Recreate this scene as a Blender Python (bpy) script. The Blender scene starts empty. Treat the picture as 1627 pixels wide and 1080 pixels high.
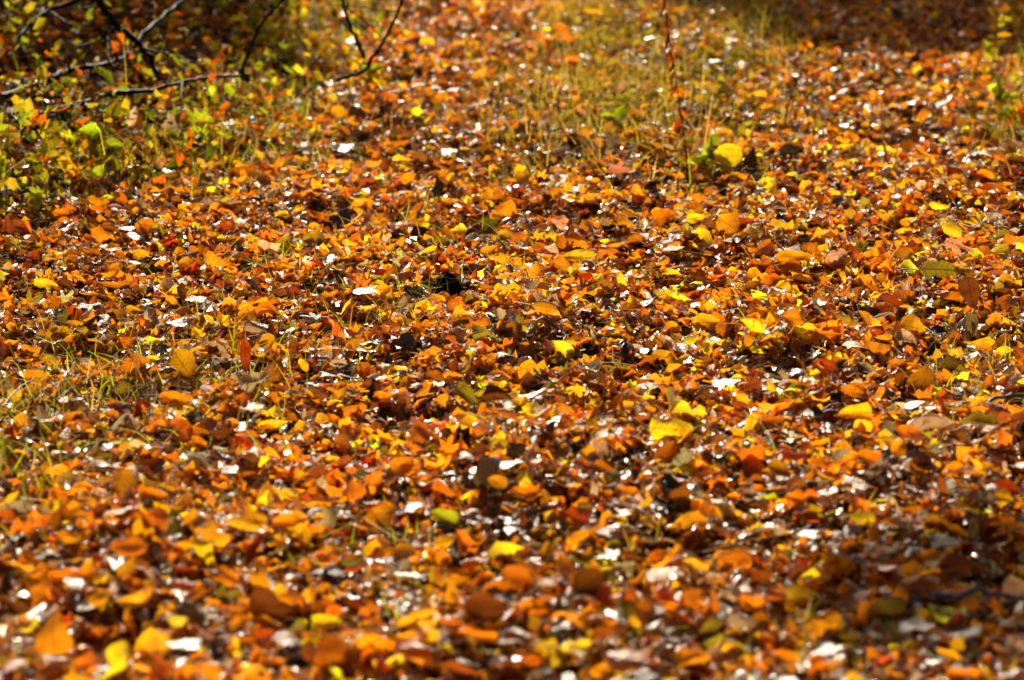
import bpy, math, random
import numpy as np
from mathutils import Vector
rng = np.random.default_rng(11)
random.seed(5)
R = math.radians
sc = bpy.context.scene
col = sc.collection

# ------------------------------------------------------------------ view
F, CX, CY = 4500.0, 813.5, 540.0
CAM_H = 1.13
PITCH = math.atan(1005.0 / F)
cam_pos = np.array([0, 0, CAM_H])
FWD = np.array([0, math.cos(PITCH), -math.sin(PITCH)])
UP = np.array([0, math.sin(PITCH), math.cos(PITCH)])
SUN_EL, SUN_AZ = R(31), R(-7)            # azimuth from +Y, negative = left
SUN = np.array([math.sin(SUN_AZ) * math.cos(SUN_EL), math.cos(SUN_AZ) * math.cos(SUN_EL), math.sin(SUN_EL)])

# ------------------------------------------------------------------ terrain
_w = [(rng.uniform(2, 9), rng.uniform(0, 6.28), rng.uniform(0, 6.28), rng.uniform(.4, 1)) for _ in range(10)]
_q = [(rng.uniform(9, 34), rng.uniform(0, 6.28), rng.uniform(0, 6.28), rng.uniform(.4, 1)) for _ in range(16)]
def waves(ws, x, y):
    s = 0
    for k, a, p, m in ws:
        s = s + m * np.sin(k * (x * math.cos(a) + y * math.sin(a)) + p)
    return s / math.sqrt(len(ws) * .3)
def sstep(a, b, t):
    t = np.clip((t - a) / (b - a), 0, 1)
    return t * t * (3 - 2 * t)
def verge_left(y):                        # x of the edge between path and undergrowth
    return np.interp(y, [3, 5.5, 6.2, 6.6, 7.3, 8.5, 11, 20], [-2.2, -1.55, -1.10, -.80, -.60, -.47, -.46, -.5])
def verge_right(y):
    return np.interp(y, [3, 5.5, 7, 8.3, 11, 20], [2.2, 1.35, 1.22, 1.33, 1.95, 2.2])
def median_mask(x, y):
    c = np.interp(y, [6, 7.5, 10, 14], [.28, .35, .52, .8])
    w = np.interp(y, [6, 7.5, 10, 14], [.42, .42, .42, .45])
    return np.exp(-((x - c) / w) ** 4) * sstep(6.2, 7.6, y)
def ground_h(x, y):
    x = np.asarray(x, float); y = np.asarray(y, float)
    h = .012 * waves(_w, x, y) + .035 * median_mask(x, y)
    h = h + .10 * sstep(0, .9, verge_left(y) - x) + .07 * sstep(0, .8, x - verge_right(y))
    far = np.clip(np.hypot(x, y) - 16, 0, 400)
    return h + .00 * far
def pile(x, y):                           # thickness of the leaf litter
    return .024 + .019 * waves(_q, x, y)

def ray(px, py):
    d = FWD + np.array([1, 0, 0]) * (px - CX) / F - UP * (py - CY) / F
    return d
def at(px, py, zoff=0.0):
    d = ray(px, py); z = zoff
    for _ in range(12):
        t = (CAM_H - z) / -d[2]
        p = cam_pos + d * t
        z = float(ground_h(p[0], p[1])) + zoff
    return p
def at_depth(px, py, Y):
    d = ray(px, py)
    return cam_pos + d * (Y / d[1])
def project(P):
    q = P - cam_pos
    zc = q @ FWD
    return CX + F * q[:, 0] / zc, CY - F * (q @ UP) / zc, zc

# ------------------------------------------------------------------ objects
def tag(o, label=None, cat=None, group=None, kind=None):
    if label: o['label'] = label
    if cat: o['category'] = cat
    if group: o['group'] = group
    if kind: o['kind'] = kind
    return o
def empty(name, loc):
    o = bpy.data.objects.new(name, None); col.objects.link(o)
    o.location = [float(v) for v in loc]; o.empty_display_size = .05
    return o
class Buf:
    """vertices, polygons (quads and triangles), colours and uv collected for ONE mesh"""
    def __init__(s): s.v = []; s.f = []; s.c = []; s.uv = []; s.n = 0
    def add(s, v, faces, c, uv):
        s.v.append(v); s.f.append(faces + s.n); s.c.append(c); s.uv.append(uv); s.n += len(v)
    def build(s, name, m, parent=None, origin=None):
        me = bpy.data.meshes.new(name)
        v = np.concatenate(s.v).astype(np.float32)
        if origin is not None: v = v - np.asarray(origin, np.float32)
        f = np.concatenate(s.f).astype(np.int32)       # (n,4); a triangle repeats nothing, uses -1 shift
        c = np.concatenate(s.c).astype(np.float32); uv = np.concatenate(s.uv).astype(np.float32)
        me.vertices.add(len(v)); me.vertices.foreach_set('co', v.ravel())
        me.loops.add(f.size); me.loops.foreach_set('vertex_index', f.ravel())
        me.polygons.add(len(f)); me.polygons.foreach_set('loop_start', np.arange(0, f.size, 4, dtype=np.int32))
        me.polygons.foreach_set('loop_total', np.full(len(f), 4, np.int32))
        me.polygons.foreach_set('use_smooth', np.ones(len(f), bool))
        a = me.attributes.new('Col', 'FLOAT_COLOR', 'POINT'); a.data.foreach_set('color', c.ravel())
        u = me.uv_layers.new(name='UVMap'); u.data.foreach_set('uv', uv[f.ravel()].ravel())
        me.update(calc_edges=True)
        me.materials.append(m)
        o = bpy.data.objects.new(name, me); col.objects.link(o)
        if parent is not None: o.parent = parent
        elif origin is not None: o.location = [float(t) for t in origin]
        return o

# ------------------------------------------------------------------ materials
def new_mat(name):
    m = bpy.data.materials.new(name); m.use_nodes = True
    nt = m.node_tree; nt.nodes.clear()
    out = nt.nodes.new('ShaderNodeOutputMaterial')
    return m, nt, out
def N(nt, t, **kw):
    n = nt.nodes.new(t)
    for k, v in kw.items(): setattr(n, k, v)
    return n
def link(nt, a, b): nt.links.new(a, b)
def math_n(nt, op, a, b=None, c=None, clamp=False):
    n = N(nt, 'ShaderNodeMath', operation=op); n.use_clamp = clamp
    for i, x in enumerate((a, b, c)):
        if x is None: continue
        if isinstance(x, (int, float)): n.inputs[i].default_value = x
        else: link(nt, x, n.inputs[i])
    return n.outputs[0]
def mixc(nt, fac, a, b, blend='MIX'):
    n = N(nt, 'ShaderNodeMix', data_type='RGBA', blend_type=blend)
    for s, x in ((n.inputs[0], fac), (n.inputs[6], a), (n.inputs[7], b)):
        if isinstance(x, (int, float)): s.default_value = x
        elif isinstance(x, tuple): s.default_value = (*x, 1)
        else: link(nt, x, s)
    return n.outputs[2]
def ramp(nt, x, a, b, lo=0., hi=1.):
    n = N(nt, 'ShaderNodeMapRange'); n.interpolation_type = 'SMOOTHSTEP'
    link(nt, x, n.inputs[0])
    for i, v in zip((1, 2, 3, 4), (a, b, lo, hi)): n.inputs[i].default_value = v
    return n.outputs[0]

def leaf_material(name='leaf', trans=.58, rough=.30, spec=.8, tboost=1.85):
    m, nt, out = new_mat(name)
    at_ = N(nt, 'ShaderNodeAttribute', attribute_name='Col')
    uv = N(nt, 'ShaderNodeUVMap', uv_map='UVMap')
    sep = N(nt, 'ShaderNodeSeparateXYZ'); link(nt, uv.outputs[0], sep.inputs[0])
    u = math_n(nt, 'FLOORED_MODULO', sep.outputs[0], 3.0); v = sep.outputs[1]
    av = math_n(nt, 'ABSOLUTE', v)
    mid = ramp(nt, av, .008, .022, 1, 0)
    s = math_n(nt, 'MULTIPLY_ADD', av, -.75, u)
    s = math_n(nt, 'MULTIPLY', s, 8.5)
    s = math_n(nt, 'PINGPONG', s, .5)
    side = ramp(nt, s, .03, .11, 1, 0)
    vein = math_n(nt, 'MAXIMUM', mid, side)
    n1 = N(nt, 'ShaderNodeTexNoise'); n1.inputs['Scale'].default_value = 3.2; n1.inputs['Detail'].default_value = 4
    link(nt, uv.outputs[0], n1.inputs['Vector'])
    n2 = N(nt, 'ShaderNodeTexNoise'); n2.inputs['Scale'].default_value = 17; n2.inputs['Detail'].default_value = 3
    link(nt, uv.outputs[0], n2.inputs['Vector'])
    base = at_.outputs['Color']
    blot = ramp(nt, n1.outputs[0], .47, .72, 0, .55)
    c = mixc(nt, blot, base, mixc(nt, 1.0, base, (.52, .38, .28), 'MULTIPLY'))
    light = ramp(nt, n1.outputs[0], .46, .25, 0, .35)
    c = mixc(nt, light, c, mixc(nt, 1.0, c, (1.25, 1.35, 1.2), 'MULTIPLY'))
    speck = ramp(nt, n2.outputs[0], .62, .70, 0, .75)
    c = mixc(nt, speck, c, mixc(nt, 1.0, c, (.30, .22, .2), 'MULTIPLY'))
    cd = mixc(nt, math_n(nt, 'MULTIPLY', vein, .8), c, mixc(nt, 1.0, c, (1.35, 1.4, 1.6), 'MULTIPLY'))
    g = N(nt, 'ShaderNodeGamma'); g.inputs[1].default_value = 1.28
    ct = mixc(nt, math_n(nt, 'MULTIPLY', vein, .9), c, mixc(nt, 1.0, c, (.55, .5, .45), 'MULTIPLY'))
    link(nt, ct, g.inputs[0])
    ctb = mixc(nt, 1.0, g.outputs[0], (tboost, tboost, tboost), 'MULTIPLY')
    # bump of the veins and a crinkled surface
    hgt = math_n(nt, 'MULTIPLY_ADD', vein, .35, n2.outputs[0])
    hgt = math_n(nt, 'MULTIPLY_ADD', n1.outputs[0], 1.5, hgt)
    bp = N(nt, 'ShaderNodeBump'); bp.inputs['Strength'].default_value = .8; bp.inputs['Distance'].default_value = .003
    link(nt, hgt, bp.inputs['Height'])
    d = N(nt, 'ShaderNodeBsdfDiffuse'); link(nt, cd, d.inputs[0]); link(nt, bp.outputs[0], d.inputs['Normal'])
    t = N(nt, 'ShaderNodeBsdfTranslucent'); link(nt, ctb, t.inputs[0])
    mx = N(nt, 'ShaderNodeMixShader'); mx.inputs[0].default_value = trans
    link(nt, d.outputs[0], mx.inputs[1]); link(nt, t.outputs[0], mx.inputs[2])
    gl = N(nt, 'ShaderNodeBsdfGlossy'); link(nt, bp.outputs[0], gl.inputs['Normal'])
    gl.inputs[0].default_value = (1, .98, .95, 1)
    rg = math_n(nt, 'MULTIPLY_ADD', n1.outputs[0], .28, rough - .14)
    link(nt, rg, gl.inputs['Roughness'])
    fr = N(nt, 'ShaderNodeFresnel'); fr.inputs[0].default_value = 1.42; link(nt, bp.outputs[0], fr.inputs[1])
    fac = math_n(nt, 'MULTIPLY', math_n(nt, 'MINIMUM', fr.outputs[0], .22), at_.outputs['Alpha'])
    fac = math_n(nt, 'MULTIPLY', fac, spec, clamp=True)
    # the backs of leaves are duller
    m2 = N(nt, 'ShaderNodeMixShader'); link(nt, fac, m2.inputs[0])
    link(nt, mx.outputs[0], m2.inputs[1]); link(nt, gl.outputs[0], m2.inputs[2])
    link(nt, m2.outputs[0], out.inputs[0])
    return m
M_leaf = leaf_material('dead_leaf')
M_green = leaf_material('green_leaf', trans=.55, rough=.38, tboost=1.8)

def blade_material():
    m, nt, out = new_mat('grass_blade')
    a = N(nt, 'ShaderNodeAttribute', attribute_name='Col')
    d = N(nt, 'ShaderNodeBsdfDiffuse'); link(nt, a.outputs[0], d.inputs[0])
    t = N(nt, 'ShaderNodeBsdfTranslucent'); link(nt, mixc(nt, 1., a.outputs[0], (1.9, 1.8, 1.2), 'MULTIPLY'), t.inputs[0])
    mx = N(nt, 'ShaderNodeMixShader'); mx.inputs[0].default_value = .55
    link(nt, d.outputs[0], mx.inputs[1]); link(nt, t.outputs[0], mx.inputs[2])
    g = N(nt, 'ShaderNodeBsdfGlossy'); g.inputs['Roughness'].default_value = .5
    fr = N(nt, 'ShaderNodeFresnel'); fr.inputs[0].default_value = 1.12
    m2 = N(nt, 'ShaderNodeMixShader'); link(nt, math_n(nt, 'MINIMUM', fr.outputs[0],   .05), m2.inputs[0])
    link(nt, mx.outputs[0], m2.inputs[1]); link(nt, g.outputs[0], m2.inputs[2])
    link(nt, m2.outputs[0], out.inputs[0]); return m
M_blade = blade_material()

def bark_material(name, a, b, rough=.5):
    m, nt, out = new_mat(name)
    tc = N(nt, 'ShaderNodeTexCoord')
    n = N(nt, 'ShaderNodeTexNoise'); n.inputs['Scale'].default_value = 90; n.inputs['Detail'].default_value = 6
    link(nt, tc.outputs['Object'], n.inputs['Vector'])
    c = mixc(nt, ramp(nt, n.outputs[0], .35, .65), a, b)
    p = N(nt, 'ShaderNodeBsdfPrincipled'); link(nt, c, p.inputs['Base Color']); p.inputs['Roughness'].default_value = rough; p.inputs['Specular IOR Level'].default_value = .12
    bp = N(nt, 'ShaderNodeBump'); bp.inputs['Distance'].default_value = .003; link(nt, n.outputs[0], bp.inputs['Height'])
    link(nt, bp.outputs[0], p.inputs['Normal']); link(nt, p.outputs[0], out.inputs[0]); return m
M_bark = bark_material('dark_bark', (.008, .006, .005), (.03, .023, .018), .6)
M_twig = bark_material('grey_twig', (.13, .10, .08), (.30, .26, .22), .45)
M_redstem = bark_material('red_stem', (.10, .03, .012), (.22, .07, .03), .5)
M_greenstem = bark_material('green_stem', (.13, .13, .03), (.22, .2, .05), .5)

def soil_material():
    m, nt, out = new_mat('forest_soil')
    tc = N(nt, 'ShaderNodeTexCoord')
    n = N(nt, 'ShaderNodeTexNoise'); n.inputs['Scale'].default_value = 26; n.inputs['Detail'].default_value = 8
    link(nt, tc.outputs['Object'], n.inputs['Vector'])
    vo = N(nt, 'ShaderNodeTexVoronoi'); vo.inputs['Scale'].default_value = 40; link(nt, tc.outputs['Object'], vo.inputs['Vector'])
    c = mixc(nt, ramp(nt, n.outputs[0], .35, .65), (.016, .010, .006), (.06, .03, .014))
    cv = mixc(nt, .45, c, mixc(nt, 1., vo.outputs['Color'], (.16, .06, .015), 'MULTIPLY'))
    p = N(nt, 'ShaderNodeBsdfPrincipled'); link(nt, cv, p.inputs['Base Color']); p.inputs['Roughness'].default_value = .9
    p.inputs['Specular IOR Level'].default_value = .03
    bp = N(nt, 'ShaderNodeBump'); bp.inputs['Distance'].default_value = .01; link(nt, n.outputs[0], bp.inputs['Height'])
    link(nt, bp.outputs[0], p.inputs['Normal']); link(nt, p.outputs[0], out.inputs[0]); return m
M_soil = soil_material()

# ------------------------------------------------------------------ ground
gx = np.concatenate([[-300, -80, -30, -12, -6], np.arange(-4, 4.01, .08), [6, 12, 30, 80, 300]])
gy = np.concatenate([[-300, -60, -10, 0], np.arange(1.6, 14.01, .08), [18, 30, 80, 300]])
X, Y = np.meshgrid(gx, gy)
V = np.stack([X, Y, ground_h(X, Y) - .006], -1).reshape(-1, 3)
nx, ny = len(gx), len(gy)
ii, jj = np.meshgrid(np.arange(nx - 1), np.arange(ny - 1))
q0 = (jj * nx + ii).ravel()
b = Buf(); b.add(V, np.stack([q0, q0 + 1, q0 + nx + 1, q0 + nx], -1), np.ones((len(V), 4)), V[:, :2])
tag(b.build('ground', M_soil), 'dark forest soil under the leaf litter of the track', 'ground', kind='structure')

# ------------------------------------------------------------------ leaf shapes
SHAPES = {  # half width, a, b
    'round': (.46, .46, .50), 'oval': (.34, .50, .80), 'pointed': (.38, .42, 1.15), 'narrow': (.17, .6, .8)}
CLEAN = [False]         # leaves lying whole and undamaged on top
def strip_template(shape, k1, k2, fold, tw, wav, ns=8, nc=5, r=rng):
    W, a, b_ = SHAPES[shape]
    W *= r.uniform(.9, 1.1)
    t = .5 - .5 * np.cos(np.linspace(0, math.pi, ns))
    w = (t ** a) * ((1 - t) ** b_)
    tm = a / (a + b_); w = W * w / (tm ** a * (1 - tm) ** b_)
    w = np.maximum(w * (1 + r.normal(0, .05, ns) * (not CLEAN[0])), .012)
    c = np.linspace(-1, 1, nc)
    # the two halves differ; margins are bitten and ragged
    clean = CLEAN[0]
    rag = .16 if ns < 5 else .025 if clean else .07
    sw = .05 if clean else .13
    wl = w * (1 + sw * np.sin(t * r.uniform(3, 7) + r.uniform(0, 6)) + r.normal(0, rag, ns))
    wr = w * (1 + sw * np.sin(t * r.uniform(3, 7) + r.uniform(0, 6)) + r.normal(0, rag, ns))
    if r.random() < .35 and not clean:
        i = r.integers(1, ns - 1); (wl if r.random() < .5 else wr)[i] *= r.uniform(.35, .75)
    y = np.where(c[None] < 0, wl[:, None] * c[None], wr[:, None] * c[None]).ravel()
    x = np.repeat(t, nc); cc = np.tile(c, ns)
    x = x + (.09 if ns < 5 else .025) * r.normal(0, 1, len(x)) * (abs(cc) > .9)
    mr = float(np.clip(r.normal(.1, .3), -.5, .8)) if ns < 12 else float(r.normal(.05, .12))
    faces = []
    for i in range(ns - 1):
        for j in range(nc - 1):
            p = i * nc + j
            faces.append((p, p + nc, p + nc + 1, p + 1))
    uv = np.stack([x, y], -1)
    y = y * (1 - .25 * abs(mr) * np.abs(cc) ** 3)
    V = deform(x, y, W, k1, k2, fold, tw, wav, r, mr * W * np.abs(cc) ** 3)
    return V, np.array(faces), uv
def lobed_template(k1, k2, fold, tw, wav, r=rng):
    na = 36
    th = np.linspace(0, 2 * math.pi, na, endpoint=False)
    rad = np.zeros(na)
    for a0, amp, wd in ((0, .60, .30), (.95, .52, .27), (-.95, .52, .27), (1.95, .36, .3), (-1.95, .36, .3)):
        dd = np.abs((th - a0 + math.pi) % (2 * math.pi) - math.pi)
        rad = np.maximum(rad, amp * np.clip(1 - dd / (wd * 2.1), 0, 1) ** .8)
    rad = np.maximum(rad, .20) * (1 + r.normal(0, .07, na))
    dd = np.abs((th - math.pi + math.pi) % (2 * math.pi) - math.pi)
    rings = [0.02, .55, 1.0]
    x = np.concatenate([.4 + rad * s * np.cos(th) for s in rings]); y = np.concatenate([rad * s * np.sin(th) for s in rings])
    faces = []
    for k in range(2):
        for i in range(na):
            j = (i + 1) % na
            faces.append((k * na + i, (k + 1) * na + i, (k + 1) * na + j, k * na + j))
    for i in range(0, na // 2 - 1):          # close the middle
        faces.append((i, i + 1, na - 2 - i, na - 1 - i))
    return deform(x, y, .5, k1, k2, fold, tw, wav, r), np.array(faces), np.stack([x, y], -1)
def deform(x, y, W, k1, k2, fold, tw, wav, r, z0=0.):
    z = fold * np.abs(y) + z0
    a = r.uniform(0, 3.1); q = (x * math.cos(a) + y * math.sin(a)) * r.uniform(1.5, 3.5) + r.uniform(0, 1)
    z = z + wav * 1.1 * (np.abs((q % 1) - .5) - .25)
    z = z + wav * np.sin(x * r.uniform(5, 11) + r.uniform(0, 6)) * np.abs(y) / W * .5
    z = z + wav * .5 * np.sin(y * r.uniform(6, 12) + x * 5 + r.uniform(0, 6))
    if abs(k2) > .02:
        Rr = W / k2; ph = y / Rr
        y, z = (Rr - z) * np.sin(ph), Rr - (Rr - z) * np.cos(ph)
    xx = x - .5
    if abs(k1) > .02:
        Rr = 1 / k1; ph = xx / Rr
        xx, z = (Rr - z) * np.sin(ph), Rr - (Rr - z) * np.cos(ph)
    a = tw * (x - .5)
    y, z = y * np.cos(a) - z * np.sin(a), y * np.sin(a) + z * np.cos(a)
    return np.stack([xx, y, z], -1)
def random_template(shape, curl, r=rng, lod=0):
    k1 = r.normal(0, .9) * curl; k2 = r.normal(.15, .9) * curl
    if r.random() < .16 * curl: k2 = r.choice([-1, 1]) * r.uniform(1.6, 2.6)
    fold = r.normal(.1, .25) * curl; tw = r.normal(0, .7) * curl; wav = abs(r.normal(0, .10)) * (.4 + curl)
    if shape == 'lobed': return lobed_template(k1 * .7, k2 * .7, fold, tw, wav * 1.2, r)
    ns, nc = ((8, 5), (6, 5), (4, 3))[lod]
    return strip_template(shape, k1, k2, fold, tw, wav, ns, nc, r)

PAL = {
    'yellow': (.68, .49, .02), 'golden': (.62, .31, .014), 'amber': (.62, .275, .013), 'orange': (.58, .215, .010),
    'rust': (.42, .14, .010), 'red': (.31, .06, .008), 'brown': (.20, .068, .013), 'dark': (.030, .016, .010),
    'grey': (.33, .225, .12), 'olive': (.25, .18, .018), 'lime': (.40, .42, .022), 'peach': (.62, .26, .13), 'pale': (.42, .34, .25)}
names = list(PAL)
LIT_W = dict(yellow=.035, golden=.11, amber=.17, orange=.17, rust=.21, red=.045, brown=.13, dark=.055, grey=.065, olive=.045)  # dark share raised: near-black leaves also stand in for shaded gaps
def jitter(c, r, s=.18):
    c = np.array(c) * np.exp(r.normal(0, s)) * np.exp(r.normal(0, s * .4, 3))
    return np.clip(c, .004, .8)

def frames(tilt, azim, yaw):
    """rotation matrices: leaf turned by yaw in its plane, then tilted towards azimuth"""
    n = len(tilt)
    nrm = np.stack([np.sin(tilt) * np.cos(azim), np.sin(tilt) * np.sin(azim), np.cos(tilt)], -1)
    return basis(nrm, yaw)
def basis(nrm, yaw):
    a = np.stack([np.cos(yaw), np.sin(yaw), np.zeros_like(yaw)], -1)
    # rotate the horizontal heading with the shortest rotation from +Z to nrm
    z = nrm[:, 2:3]; v = np.stack([-nrm[:, 1], nrm[:, 0], np.zeros(len(nrm))], -1)   # z x n
    va = np.cross(v, a); vva = np.cross(v, va)
    ax = a + va + vva / (1 + z + 1e-6)
    by = np.cross(nrm, ax)
    return np.stack([ax, by, nrm], -1)       # columns

def scatter(buf, templates, ti, P, L, Rm, C, r=rng):
    for k, (tv, tf, tuv) in enumerate(templates):
        s = np.nonzero(ti == k)[0]
        if not len(s): continue
        v = np.einsum('nij,pj->npi', Rm[s], tv) * L[s, None, None] + P[s, None, :]
        n, p = len(s), len(tv)
        f = (tf[None] + (np.arange(n) * p)[:, None, None]).reshape(-1, 4)
        off = r.integers(0, 300, n) * 3.0
        uv = np.broadcast_to(tuv[None], (n, p, 2)).copy(); uv[:, :, 0] += off[:, None]
        buf.add(v.reshape(-1, 3), f, np.repeat(C[s], p, 0), uv.reshape(-1, 2))

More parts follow.
